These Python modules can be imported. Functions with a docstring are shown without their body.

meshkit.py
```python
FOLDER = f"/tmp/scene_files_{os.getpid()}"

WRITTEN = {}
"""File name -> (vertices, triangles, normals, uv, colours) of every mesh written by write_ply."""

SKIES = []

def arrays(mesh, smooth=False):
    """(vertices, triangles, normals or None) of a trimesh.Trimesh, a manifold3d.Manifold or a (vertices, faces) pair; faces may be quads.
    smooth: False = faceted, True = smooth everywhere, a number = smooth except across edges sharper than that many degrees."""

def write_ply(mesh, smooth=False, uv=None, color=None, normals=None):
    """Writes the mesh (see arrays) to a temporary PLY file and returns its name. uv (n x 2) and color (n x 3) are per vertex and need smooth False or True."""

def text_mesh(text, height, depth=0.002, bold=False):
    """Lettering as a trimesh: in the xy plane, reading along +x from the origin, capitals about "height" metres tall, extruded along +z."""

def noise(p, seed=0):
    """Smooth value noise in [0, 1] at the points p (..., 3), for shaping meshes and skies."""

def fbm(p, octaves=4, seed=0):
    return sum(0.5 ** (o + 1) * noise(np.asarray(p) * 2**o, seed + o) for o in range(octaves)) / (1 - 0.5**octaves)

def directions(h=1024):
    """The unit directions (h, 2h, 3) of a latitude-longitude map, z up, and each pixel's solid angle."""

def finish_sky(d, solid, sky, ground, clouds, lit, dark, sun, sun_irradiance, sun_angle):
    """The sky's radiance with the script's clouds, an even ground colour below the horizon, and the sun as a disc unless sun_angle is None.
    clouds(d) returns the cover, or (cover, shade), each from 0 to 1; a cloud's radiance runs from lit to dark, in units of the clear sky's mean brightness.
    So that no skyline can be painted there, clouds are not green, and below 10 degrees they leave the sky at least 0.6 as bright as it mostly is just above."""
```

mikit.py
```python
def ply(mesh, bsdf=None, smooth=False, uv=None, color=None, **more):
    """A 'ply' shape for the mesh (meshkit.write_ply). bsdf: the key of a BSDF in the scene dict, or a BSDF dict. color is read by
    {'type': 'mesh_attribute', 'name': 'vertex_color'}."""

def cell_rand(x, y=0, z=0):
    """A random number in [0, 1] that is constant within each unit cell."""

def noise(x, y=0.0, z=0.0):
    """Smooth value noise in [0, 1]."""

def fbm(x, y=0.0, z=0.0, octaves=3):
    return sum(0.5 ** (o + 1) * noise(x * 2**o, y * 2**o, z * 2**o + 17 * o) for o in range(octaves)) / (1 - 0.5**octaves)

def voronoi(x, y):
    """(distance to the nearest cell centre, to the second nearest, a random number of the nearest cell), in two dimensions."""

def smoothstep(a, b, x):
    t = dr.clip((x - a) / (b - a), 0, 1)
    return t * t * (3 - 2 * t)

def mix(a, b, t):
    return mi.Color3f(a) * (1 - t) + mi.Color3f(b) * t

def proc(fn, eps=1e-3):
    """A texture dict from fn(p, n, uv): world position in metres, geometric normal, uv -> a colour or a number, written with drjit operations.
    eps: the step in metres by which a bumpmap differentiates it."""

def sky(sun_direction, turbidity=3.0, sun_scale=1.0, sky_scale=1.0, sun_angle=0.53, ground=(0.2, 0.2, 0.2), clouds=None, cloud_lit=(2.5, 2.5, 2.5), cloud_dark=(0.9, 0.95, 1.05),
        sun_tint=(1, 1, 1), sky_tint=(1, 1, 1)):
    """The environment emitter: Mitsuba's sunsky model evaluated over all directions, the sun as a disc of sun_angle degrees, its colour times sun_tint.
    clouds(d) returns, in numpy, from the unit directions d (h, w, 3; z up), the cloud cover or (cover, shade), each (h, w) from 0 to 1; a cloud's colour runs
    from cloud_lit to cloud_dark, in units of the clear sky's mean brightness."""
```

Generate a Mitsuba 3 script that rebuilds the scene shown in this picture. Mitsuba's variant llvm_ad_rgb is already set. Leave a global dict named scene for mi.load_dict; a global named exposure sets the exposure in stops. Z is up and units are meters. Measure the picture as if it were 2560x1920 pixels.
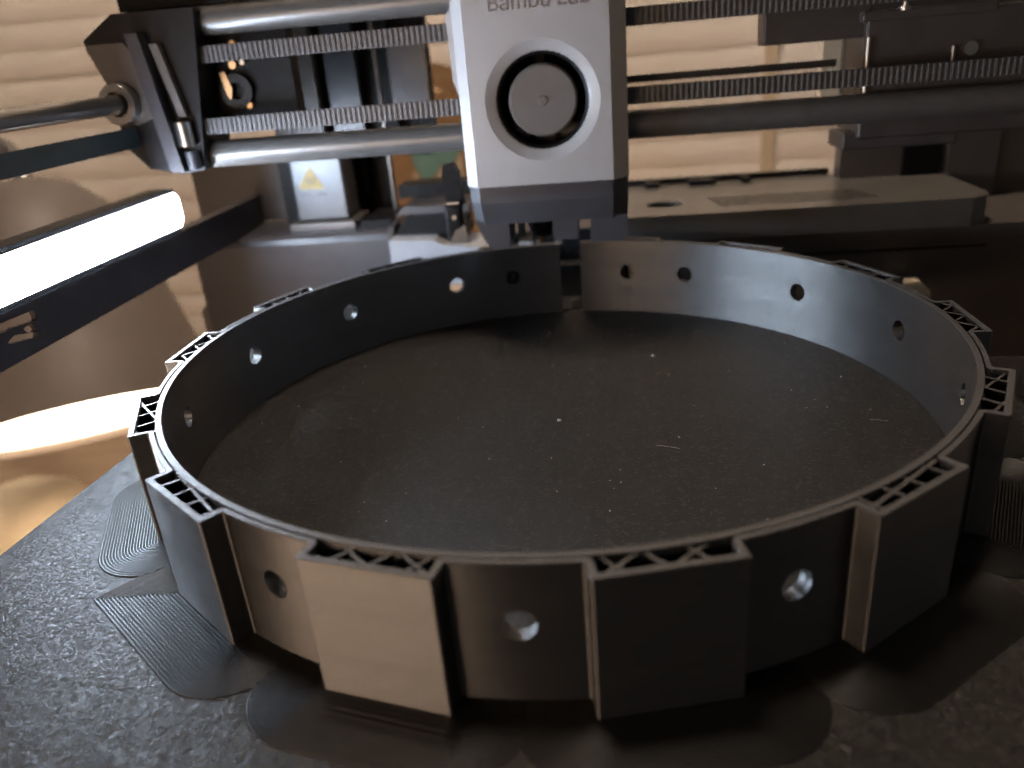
import math, random
import numpy as np
import trimesh
import manifold3d as m3
from shapely import Polygon, MultiPolygon, LineString, Point, box as sbox, union_all, affinity
import drjit as dr
import mitsuba as mi
import mikit, meshkit
from mikit import proc, noise, fbm, smoothstep, mix, cell_rand

scene, labels = {}, {}
rng = random.Random(7)
MM = 0.001

# ------------------------------------------------------------------ camera, light, exposure (millimetres, scaled to metres)
CAM = np.array([17.337, -213.887, 107.043])
RIGHT = np.array([0.99096424, 0.10665953, -0.08132419])
DOWN = np.array([-0.03150156, -0.40428431, -0.91409072])
FWD = np.array([-0.13037459, 0.90839305, -0.39727135])
M4 = np.eye(4)
M4[:3, 0], M4[:3, 1], M4[:3, 2], M4[:3, 3] = -RIGHT, -DOWN, FWD, CAM * MM
scene['camera'] = {'type': 'thinlens', 'fov': 66.4696, 'fov_axis': 'x', 'to_world': mi.ScalarTransform4f(M4.tolist()),
                   'aperture_radius': 0.00125, 'focus_distance': 0.205, 'near_clip': 0.01, 'far_clip': 20.0}
exposure = 0.0
LED_L = (90.0, 107.0, 131.0)          # cool white light bar on the machine
LAMP_L = (11.0, 8.5, 5.9)         # warm diffuser of the desk lamp
SHADE_L = (5.8, 4.0, 2.75)         # warm fabric lamp beside the photographer
ROOM_L = (118.0, 95.0, 74.0)      # warm ceiling globe
scene['room_dim'] = {'type': 'constant', 'radiance': {'type': 'rgb', 'value': [0.068, 0.062, 0.059]}}


# ------------------------------------------------------------------ helpers
def add(key, mesh, bsdf, smooth=False, label=None, cat=None, group=None, kind=None, **more):
    """one entry of the scene; mesh in millimetres; the key is numbered if taken"""
    base, n = key, 0
    while key in scene:
        n += 1
        key = f'{base}_{n:03d}'
    if isinstance(mesh, tuple):
        mesh = (np.asarray(mesh[0], float) * MM, mesh[1])
    elif hasattr(mesh, 'to_mesh'):
        mm = mesh.to_mesh()
        mesh = trimesh.Trimesh(np.array(mm.vert_properties[:, :3]) * MM, np.array(mm.tri_verts), process=False)
    else:
        mesh = trimesh.Trimesh(np.array(mesh.vertices) * MM, np.array(mesh.faces), process=False)
    uv = more.pop('uv', None)
    scene[key] = mikit.ply(mesh, bsdf, smooth, uv=uv, **more)
    if label or kind:
        tag(key, label, cat, group, kind)
    return key


def tag(key, label=None, cat=None, group=None, kind=None):
    d = labels.setdefault(key, {})
    for k, v in (('label', label), ('category', cat), ('group', group), ('kind', kind)):
        if v:
            d[k] = v


def mf(t):
    return m3.Manifold(m3.Mesh(np.asarray(t.vertices, np.float32), np.asarray(t.faces, np.uint32)))


def bx(x0, x1, y0, y1, z0, z1):
    b = trimesh.creation.box((x1 - x0, y1 - y0, z1 - z0))
    b.apply_translation(((x0 + x1) / 2, (y0 + y1) / 2, (z0 + z1) / 2))
    return b


def rbox(x0, x1, y0, y1, z0, z1, r=1.0, seg=12):
    pts = []
    for x in (x0 + r, x1 - r):
        for y in (y0 + r, y1 - r):
            for z in (z0 + r, z1 - r):
                pts.append(m3.Manifold.sphere(r, seg).translate((x, y, z)))
    return m3.Manifold.batch_hull(pts)


def cyl(p0, p1, r, seg=32):
    return trimesh.creation.cylinder(radius=r, segment=[p0, p1], sections=seg)


def cat_(ms):
    out = []
    for m in ms:
        if hasattr(m, 'to_mesh'):
            q = m.to_mesh()
            m = trimesh.Trimesh(np.array(q.vert_properties[:, :3]), np.array(q.tri_verts), process=False)
        out.append(m)
    return trimesh.util.concatenate(out)


def ext(poly, z0, z1):
    """shapely polygon extruded along z"""
    gs = [g for g in getattr(poly, 'geoms', [poly]) if g.geom_type == 'Polygon' and g.area > 1e-6]
    ms = []
    for g in gs:
        e = trimesh.creation.extrude_polygon(g, z1 - z0, engine='earcut')
        e.apply_translation((0, 0, z0))
        ms.append(e)
    return cat_(ms)


def ext_y(pts, y0, y1, r=0.0):
    """polygon of (x, z) points extruded along y"""
    p = Polygon(pts) if not hasattr(pts, 'exterior') else pts
    if r:
        p = p.buffer(-r, join_style=2).buffer(r, quad_segs=5)
    m = ext(p, 0, y1 - y0)
    v = m.vertices.copy()
    m.vertices = np.stack([v[:, 0], y1 - v[:, 2], v[:, 1]], 1)
    return m


def ext_x(pts, x0, x1, r=0.0):
    """polygon of (y, z) points extruded along x"""
    p = Polygon(pts) if not hasattr(pts, 'exterior') else pts
    if r:
        p = p.buffer(-r, join_style=2).buffer(r, quad_segs=5)
    m = ext(p, 0, x1 - x0)
    v = m.vertices.copy()
    m.vertices = np.stack([x0 + v[:, 2], v[:, 0], v[:, 1]], 1)
    return m


def lathe_y(profile, cx, cz, seg=64):
    """profile [(radius, y)] turned round the axis along y through (cx, cz)"""
    m = trimesh.creation.revolve(np.array(profile, float), sections=seg)
    v = m.vertices.copy()
    m.vertices = np.stack([cx + v[:, 0], v[:, 2], cz + v[:, 1]], 1)
    m.invert()
    return m


def tube(points, r, seg=10):
    p = np.asarray(points, float)
    t = np.gradient(p, axis=0)
    t /= np.linalg.norm(t, axis=1, keepdims=True)
    a = np.cross(t, [0.3, 0.2, 0.93])
    a /= np.linalg.norm(a, axis=1, keepdims=True)
    b = np.cross(t, a)
    th = np.arange(seg) * 2 * np.pi / seg
    v = p[:, None] + r * (np.cos(th)[None, :, None] * a[:, None] + np.sin(th)[None, :, None] * b[:, None])
    i, j = np.meshgrid(np.arange(len(p) - 1), np.arange(seg), indexing='ij')
    q = np.stack([i * seg + j, i * seg + (j + 1) % seg, (i + 1) * seg + (j + 1) % seg, (i + 1) * seg + j], -1).reshape(-1, 4)
    m = trimesh.Trimesh(v.reshape(-1, 3), np.vstack([q[:, [0, 1, 2]], q[:, [0, 2, 3]]]), process=False)
    return m


def spline(pts, n=30):
    from scipy.interpolate import CubicSpline
    pts = np.asarray(pts, float)
    return CubicSpline(np.linspace(0, 1, len(pts)), pts)(np.linspace(0, 1, n))


# ------------------------------------------------------------------ materials
def rgb(*c):
    return {'type': 'rgb', 'value': list(c)}


def P(base, rough=0.5, **k):
    d = {'type': 'principled', 'base_color': base if isinstance(base, dict) else rgb(*base), 'roughness': rough}
    d.update(k)
    return d


def two(b):
    return {'type': 'twosided', 'bsdf': b}


def bump(b, fn, scale, eps):
    return {'type': 'bumpmap', 'bump_map': proc(fn, eps), 'scale': scale, 'bsdf': b}


def layer_h(p, n, uv):
    # layer lines of the print: 0.25 mm ridges, uneven from layer to layer, with long waves along each layer
    z = p.z * 1000
    k = dr.floor(z / 0.28)
    a = noise(k * 1.7, p.x * 90, p.y * 90)
    return a * 0.7 + 0.3 * dr.cos(z * 2 * math.pi / 0.56)


def z0(p):
    return p.z


def layer_rough(p, n, uv):
    k = dr.floor(p.z * 1000 / 0.28)
    return 0.34 + 0.13 * noise(k * 1.7) + 0.10 * noise(k * 1.3, p.x * 45, p.y * 45) + 0.12 * noise(z0(p) * 420)


def filament_col(p, n, uv):
    t = fbm(p.x * 160, p.y * 160, p.z * 420, 2)
    return mix((0.0035, 0.0034, 0.0034), (0.0065, 0.0062, 0.006), t)


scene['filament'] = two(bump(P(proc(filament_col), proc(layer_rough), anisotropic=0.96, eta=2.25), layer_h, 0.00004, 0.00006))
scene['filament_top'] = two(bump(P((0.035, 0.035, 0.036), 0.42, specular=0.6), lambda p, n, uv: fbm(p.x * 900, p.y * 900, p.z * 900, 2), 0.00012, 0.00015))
scene['filament_plain'] = two(P((0.0045, 0.0044, 0.0044), 0.4, specular=0.28))


def bed_h(p, n, uv):
    d1, d2, r1 = mikit.voronoi(p.x * 2000, p.y * 2000)
    b = noise(p.x * 3600 + 9, p.y * 3600)
    return (1 - d1 * d1) * (0.35 + 0.65 * r1) * 0.75 + b * 0.3


def bed_col(p, n, uv):
    t = fbm(p.x * 420, p.y * 420, 0, 3)
    g = smoothstep(0.62, 0.9, noise(p.x * 1500, p.y * 1500))
    return mix(mix((0.0055, 0.0049, 0.0043), (0.0095, 0.0086, 0.0075), t), (0.034, 0.031, 0.028), 0.35 * g)


def bed_rough(p, n, uv):
    return 0.34 + 0.12 * fbm(p.x * 30, p.y * 30, 0, 2)


scene['pei'] = two(bump(P(proc(bed_col), proc(bed_rough), specular=0.3), bed_h, 0.00034, 0.00008))


def plastic_col(lo, hi, f=60):
    def fn(p, n, uv):
        return mix(lo, hi, fbm(p.x * f, p.y * f, p.z * f, 3))
    return proc(fn)


fine = lambda p, n, uv: noise(p.x * 2600, p.y * 2600, p.z * 2600)
scene['dark_plastic'] = two(bump(P(plastic_col((0.006, 0.006, 0.0065), (0.010, 0.0095, 0.0105)), 0.42, specular=0.2), fine, 0.00002, 0.0001))
scene['right_plastic'] = two(P(plastic_col((0.035, 0.031, 0.03), (0.055, 0.049, 0.047), 120), 0.45))
scene['black'] = two(P(plastic_col((0.003, 0.003, 0.0033), (0.006, 0.006, 0.0065)), 0.5, specular=0.12))
scene['grey_plastic'] = two(bump(P(plastic_col((0.022, 0.022, 0.026), (0.03, 0.03, 0.035)), 0.4), fine, 0.00002, 0.0001))
scene['slate'] = two(P(plastic_col((0.028, 0.03, 0.036), (0.042, 0.044, 0.05)), 0.35))
scene['cover_grey'] = two(bump(P(plastic_col((0.28, 0.276, 0.278), (0.305, 0.30, 0.302), 40), 0.38), fine, 0.000012, 0.0001))
scene['white_plastic'] = two(P(plastic_col((0.22, 0.22, 0.23), (0.27, 0.27, 0.28)), 0.4))
scene['hub_grey'] = two(bump(P(plastic_col((0.088, 0.081, 0.08), (0.105, 0.097, 0.095)), 0.45), fine, 0.00002, 0.0001))
scene['ink'] = two(P((0.12, 0.115, 0.115), 0.5))


def rod_rough(p, n, uv):
    return 0.28 + 0.12 * noise(p.x * 900, p.y * 60, p.z * 60)


scene['carbon'] = two(P(plastic_col((0.085, 0.083, 0.081), (0.115, 0.112, 0.109), 200), proc(rod_rough), metallic=0.35, specular=0.6))
scene['steel'] = two(P(plastic_col((0.42, 0.41, 0.40), (0.52, 0.51, 0.50), 90), 0.28, metallic=1.0))
scene['dark_steel'] = two(P(plastic_col((0.20, 0.195, 0.19), (0.26, 0.25, 0.245), 90), 0.3, metallic=0.9))
scene['brass'] = two(P(plastic_col((0.55, 0.38, 0.22), (0.65, 0.46, 0.28), 200), 0.3, metallic=1.0))
scene['belt_rubber'] = two(P(plastic_col((0.05, 0.05, 0.053), (0.08, 0.08, 0.084), 300), 0.42))
scene['belt_flat'] = two(P(plastic_col((0.035, 0.055, 0.06), (0.05, 0.075, 0.08), 100), 0.35))
scene['frame_metal'] = two(P(plastic_col((0.03, 0.028, 0.033), (0.042, 0.039, 0.045), 80), 0.36, metallic=0.2))
scene['gantry_shell'] = two(P(plastic_col((0.075, 0.069, 0.066), (0.095, 0.087, 0.083), 60), 0.34, metallic=0.3))
scene['heater_metal'] = two(P(plastic_col((0.07, 0.074, 0.08), (0.10, 0.105, 0.112), 120), 0.4, metallic=0.6))
scene['yellow'] = two(P(plastic_col((0.33, 0.24, 0.05), (0.38, 0.28, 0.06), 400), 0.5))
scene['rear_plate'] = two(P(plastic_col((0.06, 0.056, 0.051), (0.078, 0.073, 0.066), 60), 0.3, specular=0.6))
scene['rear_body'] = two(P(plastic_col((0.05, 0.043, 0.038), (0.07, 0.06, 0.054), 60), 0.4))


def slat_col(p, n, uv):
    t = fbm(p.x * 8, p.y * 8, p.z * 60, 3)
    return mix((0.84, 0.775, 0.70), (0.90, 0.835, 0.76), t)


scene['slat'] = two(P(proc(slat_col), 0.5))
scene['shade_metal'] = two(P(plastic_col((0.12, 0.10, 0.088), (0.15, 0.125, 0.11), 20), 0.5))
scene['lamp_inside'] = two(P((0.8, 0.75, 0.66), 0.6))


def card_col(p, n, uv):
    return mix((0.30, 0.18, 0.09), (0.38, 0.235, 0.125), fbm(p.x * 40, p.y * 40, p.z * 160, 3))


scene['cardboard'] = two(P(proc(card_col), 0.75))
scene['cream_card'] = two(P(plastic_col((0.6, 0.5, 0.36), (0.68, 0.57, 0.42), 60), 0.7))
scene['teal_print'] = two(P(plastic_col((0.16, 0.34, 0.33), (0.22, 0.42, 0.4), 60), 0.5))


def wood_col(p, n, uv):
    g = fbm(p.x * 12 + 3 * fbm(p.x * 4, p.y * 4, 0, 2), p.y * 130, 0, 3)
    return mix((0.34, 0.235, 0.15), (0.46, 0.335, 0.225), g)


scene['table_wood'] = two(P(proc(wood_col), 0.45))

# ------------------------------------------------------------------ the surface behind everything: table
add('table_top', rbox(-1500, 1300, -700, 760, -292, -262, 3), 'table_wood', label='light brown wooden table the machine and lamp stand on', kind='structure')

# ------------------------------------------------------------------ print bed
bed = Polygon([(-139, -230), (-137.2, -66), (-133, -12), (-133, 120), (-126, 128), (126, 128), (134, 120), (135, -230)])
tag('print_bed', 'black rough textured print bed under the black ring', 'print bed')


def grain_patch():
    """the rough powder-coated grain of the plate as real relief where it lies closest to the viewer"""
    from scipy.spatial import cKDTree
    r = np.random.default_rng(5)
    ys = np.arange(-150, 60, 0.34)
    us = np.linspace(0, 1, 800)
    xl = np.interp(ys, [-230, -66, -12, 120], [-139, -137.2, -133, -133])
    X = xl[:, None] + us[None] * (133.5 - xl[:, None])
    Y = np.repeat(ys[:, None], len(us), 1)
    n = int(275 * 212 / 0.42)
    pts = np.column_stack([r.uniform(-140, 135, n), r.uniform(-151, 61, n)])
    amp = r.uniform(0.25, 1.0, n) ** 1.5
    d, i = cKDTree(pts).query(np.column_stack([X.ravel(), Y.ravel()]), k=2)
    h = np.maximum(amp[i[:, 0]] * np.maximum(1 - (d[:, 0] / 0.6) ** 2, 0), amp[i[:, 1]] * np.maximum(1 - (d[:, 1] / 0.6) ** 2, 0)).reshape(X.shape)
    edge = np.minimum(np.minimum(us / 0.002, (1 - us) / 0.004).clip(0, 1)[None], np.minimum((ys + 150) / 2, (60 - ys) / 4).clip(0, 1)[:, None])
    edge = edge * np.clip((np.hypot(X, Y) - 100) / 8, 0.12, 1)      # the plate is worn smoother where the ring stands
    Z = 0.22 * h * edge - 0.11 * edge
    v = np.column_stack([X.ravel(), Y.ravel(), Z.ravel()])
    a, b = np.meshgrid(np.arange(len(ys) - 1), np.arange(len(us) - 1), indexing='ij')
    k = (a * len(us) + b).ravel()
    f = np.vstack([np.column_stack([k, k + 1, k + len(us) + 1]), np.column_stack([k, k + len(us) + 1, k + len(us)])])
    return trimesh.Trimesh(v, f, process=False)


patch_area = bed.intersection(sbox(-200, -150, 133.5, 60 - 0.25))
add('print_bed__build_plate', cat_([ext(bed.difference(patch_area), -1.2, 0.0), ext(patch_area, -1.2, -0.3), grain_patch()]), 'pei', 60)
add('print_bed__heater_plate', ext(bed.buffer(-2), -5.5, -1.3), 'dark_plastic')
add('print_bed__corner_tab', ext(Polygon([(138.5, 119), (142.5, 130), (147.5, 129.5), (146, 108), (141.5, 106)]).buffer(-.8).buffer(.8), -2.0, 1.2), 'cream_card', 35)

# ------------------------------------------------------------------ the printed ring
H, RI, RM, RO, TO, TW = 29.5, 107.0, 108.55, 110.1, 114.15, 13.03
N, STEP = 14, 2 * math.pi / 14


def pol(r, a):
    return (r * math.cos(a), r * math.sin(a))


def tab_rect(j, inset=0.0, inner=104.0):
    a = math.pi / 2 + (j - 0.5) * STEP
    er, et = np.array(pol(1, a)), np.array([-math.sin(a), math.cos(a)])
    w = TW - inset
    c = [er * inner - et * w, er * (TO - inset) - et * w, er * (TO - inset) + et * w, er * inner + et * w]
    return Polygon(c), er, et


circ = lambda r: Point(0, 0).buffer(r, quad_segs=80)
outer = union_all([circ(RO)] + [tab_rect(j)[0] for j in range(1, N + 1)])
outer = outer.buffer(0.5).buffer(-1.0).buffer(0.5)      # slightly rounded corners and fillets
gap = sbox(-4.0, 98, 4.7, 125)
outer = outer.difference(gap)
SH = 1.45
shell_band = outer.difference(outer.buffer(-SH, join_style=1)).difference(circ(RM + 0.34))
shell_band = shell_band.union(circ(RO).difference(circ(RM + 0.34)).difference(union_all([tab_rect(j, 0.6)[0] for j in range(1, N + 1)])).difference(gap))
inner_band = circ(RM).difference(circ(RI)).difference(gap)


def hole_cutter(a, r0, r1, rad, z=16.9):
    p0, p1 = (*pol(r0, a), z), (*pol(r1, a), z)
    return mf(cyl(p0, p1, rad, 28))


ang = lambda k: math.pi / 2 + k * STEP
tag('printed_ring', 'black plastic ring with fourteen hollow blocks around its outside, printed on the bed', 'plastic ring')


def densify(poly, d=1.2):
    return poly.segmentize(d)


cut_in = [hole_cutter(ang(k), 100, 125, 3.15) for k in range(1, N)] + [hole_cutter(ang(0.5), 100, RM + .5, 3.0), hole_cutter(ang(13.5), 100, RM + .5, 3.0)]
cut_all = m3.Manifold.batch_boolean(cut_in, m3.OpType.Add)
inner_m = mf(ext(densify(inner_band, 1.5), 0, H)) - cut_all
shell_m = mf(ext(densify(shell_band, 1.5), 0, H)) - cut_all
# the seam between the two walls stays open only in the top millimetre
weld_band = circ(RM + 0.34).difference(circ(RM)).difference(gap)
weld_m = mf(ext(densify(weld_band, 1.5), 0, H - 1.2)) - cut_all


def tangent_uv(man, smooth):
    """vertices split by face angle, uv = (height, arc length) so that the gloss spreads across the layers"""
    q = man.to_mesh()
    m = trimesh.Trimesh(np.array(q.vert_properties[:, :3]), np.array(q.tri_verts), process=True)
    m = trimesh.graph.smooth_shade(m, angle=math.radians(smooth), facet_minarea=None)
    v = np.array(m.vertices)
    n = np.array(m.vertex_normals)
    h = np.where(np.abs(n[:, 2:]) > 0.8, v[:, 1:2], v[:, 2:3])[:, 0]
    rad = np.hypot(v[:, 0], v[:, 1])
    radial = np.abs(n[:, 0] * v[:, 0] + n[:, 1] * v[:, 1]) / np.maximum(rad, 1e-6)
    on_circle = (radial > 0.97) & (rad < RO + 0.4)
    turn = np.mod(np.arctan2(v[:, 1], v[:, 0]) - math.pi / 2, 2 * math.pi) * 110
    arc = np.where(np.abs(n[:, 2]) > 0.8, v[:, 0], np.where(on_circle, turn, -n[:, 1] * v[:, 0] + n[:, 0] * v[:, 1]))
    return m, np.stack([h, arc], 1) * 0.01


def add_ring(key, man, bsdf='filament', **k):
    m, uv = tangent_uv(man, 28)
    return add(key, m, bsdf, True, uv=uv, **k)


add_ring('printed_ring__inner_wall', inner_m)
add_ring('printed_ring__outer_wall', shell_m)
add('printed_ring__wall_seam', weld_m, 'filament_plain')

# hollow blocks: sparse crossing infill lines at 45 degrees, seen from above
PER = 8.6
for j in range(1, N + 1):
    pl, er, et = tab_rect(j, SH - 0.15, 100)
    cav = pl.difference(circ(RM - 0.1)).difference(gap)
    ms, tops = [], []
    for fam in (1, -1):
        d = np.array([1, fam]) / math.sqrt(2)
        nrm = np.array([-fam, 1]) / math.sqrt(2)
        off0 = (j * 2.7 + fam * 1.3) % (PER / math.sqrt(2))
        for q in range(-26, 27):
            o = nrm * (q * PER / math.sqrt(2) + off0 * 0.35)
            ln = LineString([o - d * 200, o + d * 200]).intersection(cav)
            for g in getattr(ln, 'geoms', [ln]):
                if g.is_empty or g.length < 1.2:
                    continue
                c = np.array(g.coords)
                w = rng.uniform(0.24, 0.36) * (1.35 if rng.random() < 0.2 else 1)
                seg = LineString([(c[0] + (c[-1] - c[0]) * t + nrm * rng.uniform(-.16, .16)) for t in np.linspace(0, 1, 5)])
                top = H - 0.1 - rng.uniform(0, .3) - (0.15 if fam > 0 else 0)
                line = seg.buffer(w, cap_style=2).intersection(pl)
                ms.append(ext(line, 0.4, top - .16))
                tops.append(ext(line.buffer(.03), top - .16, top))
    fill = add('printed_ring__infill', cat_(ms), 'filament_plain', label='open criss-cross infill inside one hollow block' if j == 1 else None)
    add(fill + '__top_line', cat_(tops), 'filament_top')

# the tops of the walls: rounded beads of the last layer
def bead_tops(band, key):
    gs = [g for g in getattr(band, 'geoms', [band])]
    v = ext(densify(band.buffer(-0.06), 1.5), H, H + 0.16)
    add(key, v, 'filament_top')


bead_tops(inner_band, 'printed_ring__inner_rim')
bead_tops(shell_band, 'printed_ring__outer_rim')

# brim: thin concentric lines hugging each block, printed on the bed
BRIM = 14.6


def line_strip(coords, w, h, z0=0.02):
    p = np.asarray(coords, float)
    t = np.gradient(p, axis=0)
    t /= np.maximum(np.linalg.norm(t, axis=1, keepdims=True), 1e-9)
    nrm = np.stack([-t[:, 1], t[:, 0]], 1)
    prof = [(-0.5, 0.25), (-0.3, 0.85), (0, 1.0), (0.3, 0.85), (0.5, 0.25)]
    v = np.concatenate([np.column_stack([p + nrm * (a * w), np.full(len(p), z0 + b * h)]) for a, b in prof])
    n = len(p)
    f = []
    for k in range(len(prof) - 1):
        i = np.arange(n - 1)
        a, b, c, d = k * n + i, k * n + i + 1, (k + 1) * n + i + 1, (k + 1) * n + i
        f += [np.stack([a, d, c], 1), np.stack([a, c, b], 1)]
    return trimesh.Trimesh(v, np.vstack(f), process=False)


ring_solid = outer.buffer(0.0)
for j in range(1, N + 1):
    a = math.pi / 2 + (j - 0.5) * STEP
    pl, er, et = tab_rect(j, 0, 108)
    wedge = Polygon([(0, 0), pol(220, a - STEP / 2), pol(220, a + STEP / 2)])
    ms = []
    n_l = int(BRIM / 0.7)
    for q in range(n_l):
        d = 0.4 + q * 0.7
        b = pl.buffer(d, quad_segs=10)
        if j == 6:      # one end of this patch ends in a sharp corner
            b = b.union(pl.buffer(d, join_style=2).intersection(Polygon([er * 90 - et * 90, er * 90 - et * 9, er * 160 - et * 9, er * 160 - et * 90])))
        ln = b.exterior.intersection(wedge).difference(circ(RO - 1))
        for g in getattr(ln, 'geoms', [ln]):
            if g.geom_type == 'LineString' and g.length > 1.5:
                ms.append(line_strip(np.array(g.segmentize(2.0).coords), 0.72, 0.32 + rng.uniform(-.04, .04)))
    add('printed_ring__brim', cat_(ms), 'filament_plain', 50, label='flat brim of fine lines spreading from the foot of one block' if j == 1 else None)

# crumbs and wisps of plastic on the bed
ms = []
for k in range(70):
    a, r = rng.uniform(0, 2 * math.pi), 100 * math.sqrt(rng.random())
    x, y = r * math.cos(a), r * math.sin(a)
    s = rng.uniform(0.10, 0.24)
    c = trimesh.creation.icosphere(subdivisions=1, radius=s)
    c.apply_scale((1, rng.uniform(.6, 1.3), .6))
    c.apply_translation((x, y, s * .5))
    ms.append(c)
add('plastic_dust', cat_(ms), 'white_plastic', True, label='pale dust specks scattered over the bed inside the ring', cat='dust', kind='stuff')
for (x, y, s, lab) in ((0.0, 1.2, .62, 'white crumb near the middle of the bed inside the ring'),
                       (31.2, 51.6, .6, 'white crumb on the bed toward the back right of the ring')):
    c = trimesh.creation.icosphere(subdivisions=2, radius=s)
    c.apply_scale((1, .8, .7))
    c.apply_translation((x, y, s * .55))
    add('plastic_crumb', c, 'white_plastic', True, label=lab, cat='crumb')
for (p0, p1, lab) in (((28.5, -16.2), (34.6, -18.4), 'short pale plastic strand on the bed right of the centre crumb'),
                      ((89.5, -3.5), (94.2, -4.6), 'short pale plastic strand on the bed beside the right wall of the ring')):
    add('plastic_strand', tube(spline([(*p0, .3), ((p0[0] + p1[0]) / 2, (p0[1] + p1[1]) / 2 + .15, .35), (*p1, .3)], 10), .11, 6), 'hub_grey', True, label=lab, cat='strand')

# ------------------------------------------------------------------ print head
tag('extruder_unit', 'light grey print head with round fan above the back of the ring', 'print head')
XL, XR, CX = -35.3, 25.0, -5.0
prof = [(-30.7, 78), (19.3, 78), (25.0, 83.5), (25.0, 112), (-35.3, 112), (-35.3, 83.5)]
cover = mf(ext(Polygon(prof), 59.2, 175))
FX, FZ = -4.9, 87.9
dish = mf(lathe_y([(0, 70), (20.6, 70), (20.6, 77.7), (20.2, 78.15), (17.0, 79.3), (16.5, 79.8), (16.5, 97), (0, 97)], FX, FZ, 72))
cover = cover - dish
add('extruder_unit__cover', cover, 'cover_grey', 30)
side = mf(ext_y([(-35.2, 86), (-38.2, 97), (-38.6, 118), (-36.4, 121), (-36.4, 175), (-35.2, 175)], 90, 112))
add('extruder_unit__side_cheek', side, 'cover_grey', 30)
# fan
fan_k = add('extruder_unit__fan', mf(lathe_y([(15.4, 80.6), (16.45, 79.9), (16.45, 96.5), (15.4, 96.5), (15.4, 80.6)], FX, FZ, 72)), 'black', 40)
add('extruder_unit__fan__hub', lathe_y([(0, 80.6), (1.5, 80.6), (1.7, 81.1), (11.6, 81.0), (12.3, 81.6), (12.4, 92), (0, 92)], FX, FZ, 64), 'hub_grey', 30)
for k in range(9):
    a = k * 2 * math.pi / 9
    m = bx(-0.5, 0.5, 92.0, 96, 12.2, 15.3)
    v = m.vertices.copy()
    tw = (v[:, 1] - 92) * 0.10
    x, z = v[:, 0], v[:, 2]
    th = a + tw
    m.vertices = np.stack([FX + x * np.cos(th) + z * np.sin(th), v[:, 1], FZ - x * np.sin(th) + z * np.cos(th)], 1)
    add('extruder_unit__fan__blade', m, 'black')
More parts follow.
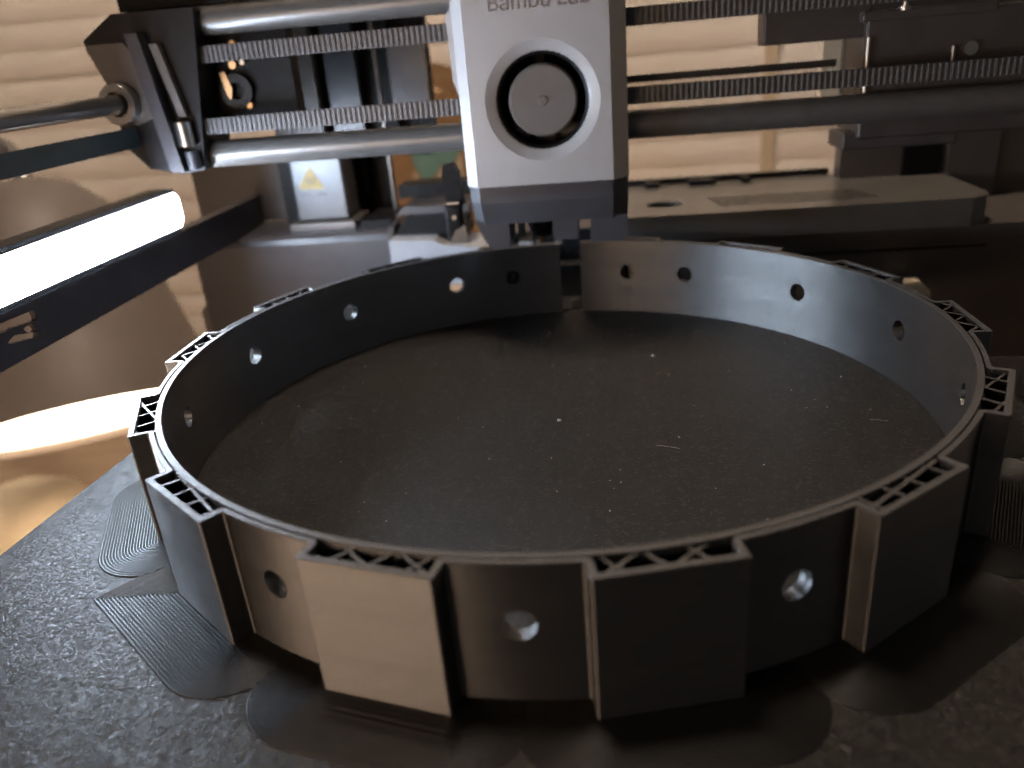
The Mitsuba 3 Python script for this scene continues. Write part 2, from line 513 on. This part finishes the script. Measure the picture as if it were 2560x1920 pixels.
add('extruder_unit__fan__back', bx(FX - 16.4, FX + 16.4, 96.6, 98, FZ - 16.4, FZ + 16.4), 'black')
# lettering
tm = meshkit.text_mesh('Bambu Lab', 5.0, 0.25, False)
v = np.array(tm.vertices)
v[:, 0] = (v[:, 0] - v[:, 0].min()) / (v[:, 0].max() - v[:, 0].min()) * 34.6 - 21.4
tm.vertices = np.stack([v[:, 0], 78.0 - v[:, 2], 117.9 + v[:, 1]], 1)
tm.invert()
add('extruder_unit__lettering', tm, 'ink', label='dark grey maker name across the top of the cover')
# dark lower body
low = m3.Manifold.batch_hull([mf(ext(Polygon([(-30.4, 78.6), (19.0, 78.6), (24.6, 84), (24.6, 110), (-34.8, 110), (-34.8, 84)]), 53, 58.9)),
                              mf(ext(Polygon([(-29.5, 79.4), (18.6, 79.4), (24.2, 84.6), (24.2, 110), (-33.6, 110), (-33.6, 84.6)]), 45, 46))])
add('extruder_unit__lower_body', low, 'slate')
add('extruder_unit__lower_band', bx(-29.2, 18.4, 78.3, 79.6, 55.6, 58.6), 'frame_metal')
add('extruder_unit__leg', cat_([ext_y([(-33.6, 46.5), (-20.6, 45.6), (-20.6, 35.4), (-26.8, 35.0), (-29.6, 37.6)], 80, 100)]), 'grey_plastic')
add('extruder_unit__leg', cat_([ext_y([(10.6, 46), (24.0, 46), (24.0, 39), (21.4, 36.2), (10.6, 36.2)], 80, 100)]), 'slate')
add('extruder_unit__middle_block', bx(-4.3, 5.2, 84, 104, 36.8, 46), 'slate')
add('extruder_unit__hotend', m3.Manifold.batch_hull([m3.Manifold.cylinder(2, 6.6, 6.6, 24).translate((-10.5, 106, 42)), m3.Manifold.cylinder(1, 4.4, 4.4, 24).translate((-10.5, 106, 34.5))]), 'black', 30)
add('extruder_unit__nozzle', m3.Manifold.cylinder(3.4, 0.7, 3.0, 24).translate((-10.5, 106, 31.2)), 'brass', 30)
add('extruder_unit__bracket', cat_([bx(-19.4, -16.6, 98, 101, 33, 46), bx(-19.4, -14, 98, 101, 32, 36.2), bx(-4.9, -2.2, 99, 101, 31.5, 40.5)]), 'white_plastic')
add('extruder_unit__back_plate', bx(-33, 23, 104.5, 111.5, 40, 58), 'black')
# dark latch at the left of the head
lv = cat_([ext_y([(-47.5, 60), (-46.4, 66.2), (-42.2, 66.8), (-40.4, 63), (-39.6, 50), (-46.4, 50)], 93, 98, 1.0), rbox(-47.5, -40.8, 92, 99, 36, 51, 1.2, 8)])
add('extruder_unit__latch', lv, 'black', 35)
add('extruder_unit__latch__pin', cyl((-46, 91.6, 51.8), (-41, 91.6, 51.8), 1.1, 14), 'steel', 40)
add('extruder_unit__latch__screw', cyl((-43.6, 91.3, 46.2), (-43.6, 92.2, 46.2), 0.9, 14), 'steel', 40)
add('extruder_unit__latch__foot', ext_y([(-46.6, 36), (-38.4, 36), (-39.8, 43), (-43.5, 41)], 90.5, 92.5), 'dark_steel')

# ------------------------------------------------------------------ gantry: rods and end brackets
tag('gantry', 'carbon rods running across behind the print head between two end brackets', 'gantry')
add('gantry__rod', cyl((-141, 98, 76.4), (170, 98, 75.2), 5.2, 40), 'carbon', 40)
add('gantry__rod', cyl((-141, 98, 124.8), (170, 98, 123.5), 5.2, 40), 'carbon', 40)
# left bracket
lb = ext_y([(-163.2, 129.3), (-131, 129.0), (-131, 128), (-140.5, 71.5), (-150, 70.8), (-163, 73.5), (-171.4, 83), (-170.6, 103), (-177.0, 121.2)], 88, 112, 1.0)
tag('gantry__left_bracket', 'faceted dark end bracket holding the left guide rod')
add('gantry__left_bracket__housing', lb, 'dark_plastic', 20)
add('gantry__left_bracket__face_panel', ext_y([(-175.6, 118.4), (-174.6, 119.6), (-160.6, 119.4), (-158.4, 116.8), (-155.0, 92.5), (-163, 90), (-170.0, 96), (-170.2, 103.8)], 86.2, 88.0, 0.8), 'gantry_shell')
add('gantry__left_bracket__bearing', lathe_y([(4.6, 82), (7.2, 82), (7.6, 82.6), (7.6, 87.5), (4.6, 87.5)], -166.5, 98.3, 36), 'dark_steel', 40)
add('gantry__left_bracket__corner_post', ext_y([(-156.6, 122), (-151.6, 122), (-146.0, 72), (-151.4, 72)], 82, 88), 'frame_metal')
add('gantry__left_bracket__edge_strip', ext_y([(-149.4, 118), (-146.2, 118), (-141.2, 92), (-144.2, 92)], 84.5, 88), 'gantry_shell')
add('gantry__left_bracket__pin', cyl((-143.8, 85, 81.2), (-143.8, 85, 90.2), 3.2, 24), 'steel', 40)
add('gantry__left_bracket__pin', cyl((-143.2, 86, 72.5), (-143.2, 86, 79.2), 2.7, 24), 'grey_plastic', 40)
# pulley housing between the belts
add('gantry__left_bracket__pulley_housing', bx(-142, -104, 104, 112, 84, 121), 'black')
add('gantry__left_bracket__pulley', cat_([lathe_y([(3.2, 101), (6.5, 101), (6.5, 103.9), (3.2, 103.9)], -127, 99, 28)]), 'dark_plastic', 40)
add('gantry__left_bracket__pulley__flange', ext_y([(-132.2, 106), (-130.0, 106.5), (-128.2, 100), (-129.4, 95.4), (-131.0, 99)], 100.4, 101.0, .4), 'brass')
for (x, z, r) in ((-126.5, 108.6, 1.5), (-122.4, 109.2, 0.9), (-122.8, 93.4, 1.2), (-135.6, 106.4, 0.8), (-135.8, 110.2, .7), (-124.8, 116.0, 1.2)):
    add('gantry__left_bracket__screw', cyl((x, 101.2, z), (x, 104.2, z), r, 14), 'brass' if r > 1 else 'steel', 40)
# right bracket
tag('gantry__right_bracket', 'black boxy end bracket in shade at the right')
add('gantry__right_bracket__housing', cat_([rbox(109.5, 170, 101, 126, 64, 106.5, 1.2, 8), rbox(74.5, 112, 104, 116, 99, 112.5, 1.0, 8), rbox(105, 146, 103.5, 124, 60, 66.5, 1.0, 8)]), 'right_plastic', 30)
add('gantry__right_bracket__lid', rbox(107.5, 152, 99.5, 126, 104.0, 107.5, 0.8, 8), 'right_plastic', 30)
add('gantry__right_bracket__screw', cyl((145.0, 100.0, 92.8), (145.0, 101.5, 92.8), 2.4, 20), 'steel', 40)
add('gantry__right_bracket__spindle', cyl((121.5, 100.5, 107.4), (121.5, 100.5, 124), 0.9, 14), 'steel', 40)
add('gantry__right_bracket__spindle', cyl((121.5, 100.5, 106.9), (121.5, 100.5, 108.2), 2.0, 18), 'steel', 40)
add('gantry__right_bracket__pin', cyl((110.4, 100.4, 76), (110.4, 100.4, 99), 0.8, 12), 'steel', 40)
add('gantry__right_bracket__pin', cyl((139.0, 99.6, 86), (139.0, 99.6, 94), 0.8, 12), 'dark_steel', 40)
add('gantry__top_bar', bx(-164, -38, 96, 128, 130.2, 138), 'black')


# drive belts, teeth towards the front
def belt(x0, x1, z, y, label, teeth=True, h=6.0, t0=None):
    ms = [bx(x0, x1, y, y + 0.9, z - h / 2, z + h / 2)]
    if teeth:
        x = math.ceil((t0 or x0) / 2) * 2
        while x < x1 - 1:
            ms.append(rbox(x, x + 1.05, y - 0.75, y + 0.4, z - h / 2 + 0.05, z + h / 2 - 0.05, 0.3, 6))
            x += 2
    add('drive_belt', cat_(ms), 'belt_rubber', label=label, cat='belt', group='toothed belts across the machine')


belt(-140, -36, 87.3, 91.5, 'lower toothed belt running left from the print head')
belt(-138, -38, 113.0, 92.5, 'upper toothed belt running left from the print head')
belt(24, 165, 86.4, 92, 'lower toothed belt running right from the print head')
belt(24, 150, 112.6, 92, 'upper toothed belt running right from the print head')
belt(24, 103, 91.0, 112, 'thin dark smooth belt just above the lower right toothed belt', False, 2.6)

# ------------------------------------------------------------------ frame of the machine
tag('printer_frame', 'dark metal frame and rear housing of the printing machine around the bed', 'machine frame')
rail = Polygon([(-70, 29.5), (186, 29.5), (186, 44.2), (-70, 44.2)])
slots = [Polygon([(-26, 43.0), (4.6, 41.8), (4.8, 39.4), (-6, 40.6), (-24, 41)]).buffer(0.5), Polygon([(-1.0, 38.0), (2.0, 38.4), (3.4, 36.4), (0.6, 35.6)]).buffer(0.5),
         Polygon([(-9, 36.4), (3.0, 34.2), (3.4, 35.0), (-6, 37.4)]).buffer(0.4)]
rail_p = rail.difference(union_all(slots))
add('printer_frame__side_rail', cat_([ext_x(rail_p, -167, -165)]), 'frame_metal')
add('printer_frame__side_rail__lip', cat_([bx(-170, -164.2, -70, 186, 44.4, 45.6)]), 'frame_metal')
add('printer_frame__guide_rod', cyl((-166.5, -150, 98.6), (-166.5, 92, 98.2), 3.5, 32), 'dark_steel', 40)
# rear base, left
sec = [(150, -40), (150, 26), (151, 28.6), (153.5, 29.8), (196, 31), (196, -40)]
add('printer_frame__rear_base', ext_x(Polygon(sec).buffer(-.5).buffer(.5), -189, -89), 'grey_plastic', 25)
add('printer_frame__rear_base__rib', ext_x(Polygon([(149, -40), (149, 27), (153, 31), (170, 33), (196, 33), (196, -40)]), -88.8, -86), 'grey_plastic')
add('printer_frame__rear_base__side_notch', ext_y([(-193, -40), (-193, -6), (-189.2, -2), (-189.2, -40)], 151, 190), 'gantry_shell')
add('printer_frame__white_step', ext_y([(-85.8, 5), (-85.8, 27.2), (-64.4, 26.6), (-60, 24), (-42, 21.8), (-34, 20), (-34, 5)], 140, 170, 0.6), 'white_plastic')
add('printer_frame__dark_recess', ext_y([(-85, 27.6), (-78, 36.8), (-50, 36.4), (-50, 25), (-62, 27)], 152, 172), 'black')
add('printer_frame__recess_lip', ext_y([(-83, 37.2), (-79, 41), (-48, 40), (-48, 37)], 150, 174), 'grey_plastic')
add('printer_frame__rear_panel', bx(-200, -152, 186, 190, 32, 64), 'gantry_shell')
# columns behind
add('printer_frame__column', bx(-150, -124.5, 186, 192, 46, 132), 'rear_body')
add('printer_frame__column', bx(-124, -108.6, 198, 204, 40, 138), 'black')
add('printer_frame__column', bx(-119.6, -104.4, 190, 196, 62, 138), 'slate')
add('printer_frame__column', cat_([bx(-103.8, -97.6, 200, 204, 34, 124), bx(-97.5, -88.6, 200, 204, 67, 124)]), 'black')
add('printer_frame__column', bx(-88.2, -70.0, 192, 198, 78, 113), 'slate')
add('printer_frame__column', bx(-87.6, -74, 204, 208, 58, 66), 'black')
add('printer_frame__lead_screw', cyl((-93.2, 188, 30), (-93.2, 188, 128), 1.1, 14), 'dark_steel', 40)
add('printer_frame__lead_screw', cyl((-119.8, 197, 104), (-119.8, 197, 112), .8, 14), 'steel', 40)
add('printer_frame__ledge', bx(-88, -52, 178, 196, 40, 46.5), 'black')
add('printer_frame__floor_tray', bx(-104, -88.9, 160, 196, 29, 33.5), 'black')
add('printer_frame__back_panel', cat_([bx(-152, -98, 208, 212, 28, 140), bx(-97.9, -71, 208, 212, 68, 140)]), 'black')
# heater block with warning sticker
add('printer_frame__heater_block', cat_([rbox(-137.5, -111.2, 165, 185, 34.2, 68, 1.0, 8)]), 'heater_metal', 30)
add('printer_frame__heater_block__dark_edge', bx(-143.5, -137.7, 166, 185, 33, 68), 'black')
add('printer_frame__heater_block__foot', rbox(-141, -107, 160, 186, 29.6, 33.9, .8, 8), 'gantry_shell', 30)
tri = Polygon([(-134.6, 50.0), (-121.2, 49.7), (-127.3, 60.6)])
add('printer_frame__heater_block__warning_sticker', ext_y(tri.buffer(-0.6).buffer(0.6), 164.6, 164.9), 'yellow', label='yellow triangular hot surface warning sticker')
add('printer_frame__heater_block__warning_mark', cat_([ext_y(sbox(x - .35, 51.6, x + .35, 55.6), 164.4, 164.55) for x in (-129.4, -127.6, -125.8)]), 'ink')
add('printer_frame__heater_block__small_print', cat_([ext_y(sbox(-134.0, 46.8, -129, 47.8), 164.6, 164.9), ext_y(sbox(-125.4, 46.6, -120.6, 47.6), 164.6, 164.9)]), 'slate')
# rear housing, right
plate = Polygon([(9, 129), (166, 129), (173, 133), (176, 140), (176, 196), (168, 206), (9, 206)])
gr = []
for r in range(8):
    for c in range(26):
        x, y = 67 + c * 2.55 - r * 0.6, 141 + r * 2.9
        gr.append(sbox(x, y, x + 1.6, y + 1.9))
oval = affinity.scale(Point(42.5, 153.5).buffer(1, quad_segs=12), 8.2, 6.2)
plate_cut = plate.difference(oval)
pm = mf(ext(plate_cut, 22.5, 34.0))
pm = pm - mf(ext(union_all(gr), 25.0, 36))
add('printer_frame__rear_plate', pm, 'rear_plate', 25)
add('printer_frame__rear_plate__finger_hole', ext(oval.buffer(-.05), 26, 27), 'black')
hi = affinity.scale(Point(41.5, 152).buffer(1, quad_segs=12), 6.5, 3.0).difference(affinity.translate(affinity.scale(Point(41.5, 152).buffer(1, quad_segs=12), 7.2, 3.2), 1.2, 1.4))
add('printer_frame__rear_plate__hinge_cap', ext(hi, 27.1, 31), 'slate')
add('printer_frame__rear_plate__back_seal', bx(-30, 128, 206.2, 210, 30, 36.5), 'black')
for (x0, x1) in ((36, 43), (58, 71), (84, 88)):
    add('printer_frame__rear_plate__latch', bx(x0, x1, 196, 205.8, 34.1, 36.4), 'black')
add('printer_frame__rear_wall', cat_([ext_x(Polygon([(132, 22.3), (134, 14), (136, -40), (205, -40), (205, 22.3)]), 26, 260), ext_x(Polygon([(168, 22.3), (168, -40), (205, -40), (205, 22.3)]), -32, 25.8)]), 'rear_body')
add('printer_frame__purge_duct', cat_([bx(-33.8, 25.6, 166.5, 167.8, -40, 22), bx(-16, 14, 140, 148, 9.5, 11.5), bx(8, 12, 138, 140, 8, 14)]), 'black')
add('printer_frame__rear_wall__seam', bx(60, 176, 133.0, 134.2, 12.4, 13.0), 'black')
add('printer_frame__column', cat_([bx(128.5, 262, 196, 204, 61.5, 150)]), 'rear_body')
add('printer_frame__column', cat_([bx(128.8, 176, 190, 200, 30, 60), bx(199, 262, 190, 200, -10, 61)]), 'rear_body')
add('printer_frame__column', bx(157, 174, 187, 190, 34.2, 50), 'black')
add('printer_frame__column', bx(176.4, 198.6, 186, 196, 20, 57), 'gantry_shell')
add('printer_frame__corner_trim', bx(119.6, 128.3, 200, 206, 58, 105), 'cream_card')
add('printer_frame__side_wall', bx(215, 222, 20, 196, -40, 30), 'rear_body')

add('printer_frame__base_tray', bx(-118, 262, -240, 210, -75, -70), 'black')
# flat belt along the left side
add('side_belt', cat_([bx(-166.0, -164.8, -150, 90, 82.0, 89.4)]), 'belt_flat', label='flat dark teal belt running back along the left side', cat='belt')

# LED light bar on the left rail
tag('light_bar', 'glowing white light bar fixed along the left rail', 'light')
lens = Polygon([(-50, 47.4), (101.5, 47.4), (104.2, 50.5), (104.2, 59.0), (101.6, 61.8), (-50, 61.8)]).buffer(-2.6).buffer(2.6)
add('light_bar__lens_body', ext_x(lens, -166.5, -163.9), 'white_plastic')
add('light_bar__lens', ext_x(lens.buffer(-.15), -163.85, -163.6), 'white_plastic', emitter={'type': 'area', 'radiance': rgb(*LED_L)})
add('light_bar__housing', cat_([ext_x(lens.buffer(1.7), -174, -166.7), ext_x(lens.buffer(1.7).difference(lens.buffer(.25)), -166.6, -164.6)]), 'dark_plastic')

# ------------------------------------------------------------------ desk lamp behind on the left
LC = np.array([-357.17, 252.17, -118.03])
LR, LH = 95.2, 181.2
LN = np.array([0.2702, -0.40934, -0.87146])
LN /= np.linalg.norm(LN)


def lamp_T(m):
    """local z up along the lamp's axis (away from its opening)"""
    z = -LN
    x = np.cross([0, 1, 0.2], z)
    x /= np.linalg.norm(x)
    y = np.cross(z, x)
    v = np.array(m.vertices)
    m.vertices = LC + v[:, :1] * x + v[:, 1:2] * y + v[:, 2:] * z
    return m


tag('desk_lamp', 'lit desk lamp with large grey bell shade behind the left of the machine', 'lamp')
prof = [(1.0, 0), (0.965, .10), (.90, .26), (.82, .44), (.74, .60), (.66, .74), (.56, .86), (.40, .95), (.20, .99), (0.001, 1.0)]
out_p = [(r * LR, z * LH) for r, z in prof]
in_p = [(max(r * LR - 2.2, 0.001), z * LH - 2.0) for r, z in prof[::-1]]
in_p[-1] = (LR - 2.2, 0)
sh = trimesh.creation.revolve(np.array(out_p + in_p + [out_p[0]]), sections=72)
add('desk_lamp__shade', lamp_T(sh), 'shade_metal', 40)
df = trimesh.creation.revolve(np.array([(0.001, 3.0), (LR * .6, 3.4), (LR * .955, 6.0), (LR * .955, 9.0), (0.001, 9.0), (0.001, 3.0)]), sections=64)
add('desk_lamp__diffuser', lamp_T(df), 'lamp_inside', 40, emitter={'type': 'area', 'radiance': rgb(*LAMP_L)})
topp = LC - LN * LH
add('desk_lamp__arm', tube(spline([topp - LN * -2, topp - LN * 14, topp + np.array([-70, 60, 20]), topp + np.array([-190, 120, -90]), (-640, 395, -180), (-535, 345, -246)], 50), 6.0, 14), 'dark_steel', True)
base = trimesh.creation.revolve(np.array([(0.001, -262), (62, -262), (62, -256), (54, -240), (34, -228), (0.001, -224)]), sections=48)
base.apply_translation((-522, 338, 0))
add('desk_lamp__base', base, 'cream_card', 35)

# ------------------------------------------------------------------ cardboard box behind
tag('cardboard_box', 'brown cardboard box with teal print behind the machine left of the print head', 'box')
add('cardboard_box__body', bx(-184, -96, 500, 560, -90, 74), 'cardboard')
fl = ext_y([(-131, 99), (-96, 88), (-96, 74.2), (-122, 74.2), (-134, 80)], 501, 503)
add('cardboard_box__flap', fl, 'cardboard')
add('cardboard_box__teal_print', ext_y(Polygon([(-158, 26), (-156, 14), (-148, -2), (-136, 6), (-132, 14), (-122, 12), (-112, 26), (-112, 40), (-158, 40)]).buffer(-1.5).buffer(1.5), 498.6, 499.4), 'teal_print')
add('cardboard_box__cream_panel', ext_y(Polygon([(-158, 12), (-150, -6), (-137, 4), (-132, 12), (-122, 10), (-112, 24), (-112, -24), (-158, -24)]), 499.45, 499.9), 'cream_card')

# ------------------------------------------------------------------ window blind
tag('window_blind', 'closed cream window blind with wide horizontal slats filling the background', 'window blind')
PITCH = 29.7
xs = np.array([-1000, 480])
th = np.linspace(-1, 1, 9)
cz = th * (PITCH / 2 + 2.0)
cy = -2.2 * (1 - th ** 2) + 1.3 * th
front = np.stack([cy, cz], 1)
back = front + np.array([1.6, 0])
slat_poly = Polygon(np.vstack([front, back[::-1]]))
slat_mesh = ext_x(slat_poly, -1000, 480)
sv = trimesh.Trimesh(np.array(slat_mesh.vertices) * MM, slat_mesh.faces, process=False)
slat_ply = mikit.ply(sv, 'slat', 30)
for k in range(-11, 18):
    key = 'window_blind__slat' + (f'_{k + 11:03d}' if k > -11 else '')
    t = mi.ScalarTransform4f().translate([0, 0.700, (117.9 + PITCH / 2 + k * PITCH) * MM]).rotate([0, 0, 1], rng.uniform(-.05, .05)).rotate([0, 1, 0], rng.uniform(-.06, .06))
    scene[key] = {**slat_ply, 'to_world': t}
for x in (190, -330, -850):
    add('window_blind__ladder_tape', bx(x - 7, x + 7, 692.6, 693.4, -230, 660), 'cream_card')
scene_wall = add('back_wall', bx(-1600, 1400, 720, 740, -300, 900), 'slat', label='cream wall behind the blind', kind='structure')

# ------------------------------------------------------------------ warm lamps of the room that light the print (outside the picture)
tag('paper_lantern', 'small warm paper lantern on a thin stand at the left of the photographer', 'lantern')
dc = np.array([-190.0, -272.0, 20.0])
dm = rbox(-100, 100, -38, 38, -115, 115, 30, 24).rotate((0, 0, -38)).translate(dc)
add('paper_lantern__shade', dm, 'lamp_inside', 40, emitter={'type': 'area', 'radiance': rgb(*SHADE_L)})
add('paper_lantern__foot', cat_([cyl(dc + [0, 0, -281], dc + [0, 0, -275], 60, 36), cyl(dc + [0, 0, -275], dc + [0, 0, -116], 7, 16)]), 'dark_steel', 40)
cl = trimesh.creation.icosphere(subdivisions=3, radius=95)
cl.apply_translation((-120, 180, 1180))
tag('ceiling_lamp', 'warm globe lamp hanging above the table', 'lamp')
add('ceiling_lamp__globe', cl, 'lamp_inside', True, emitter={'type': 'area', 'radiance': rgb(*ROOM_L)})
add('ceiling_lamp__cord', cyl((-120, 180, 1276), (-120, 180, 2100), 4, 12), 'black', 40)
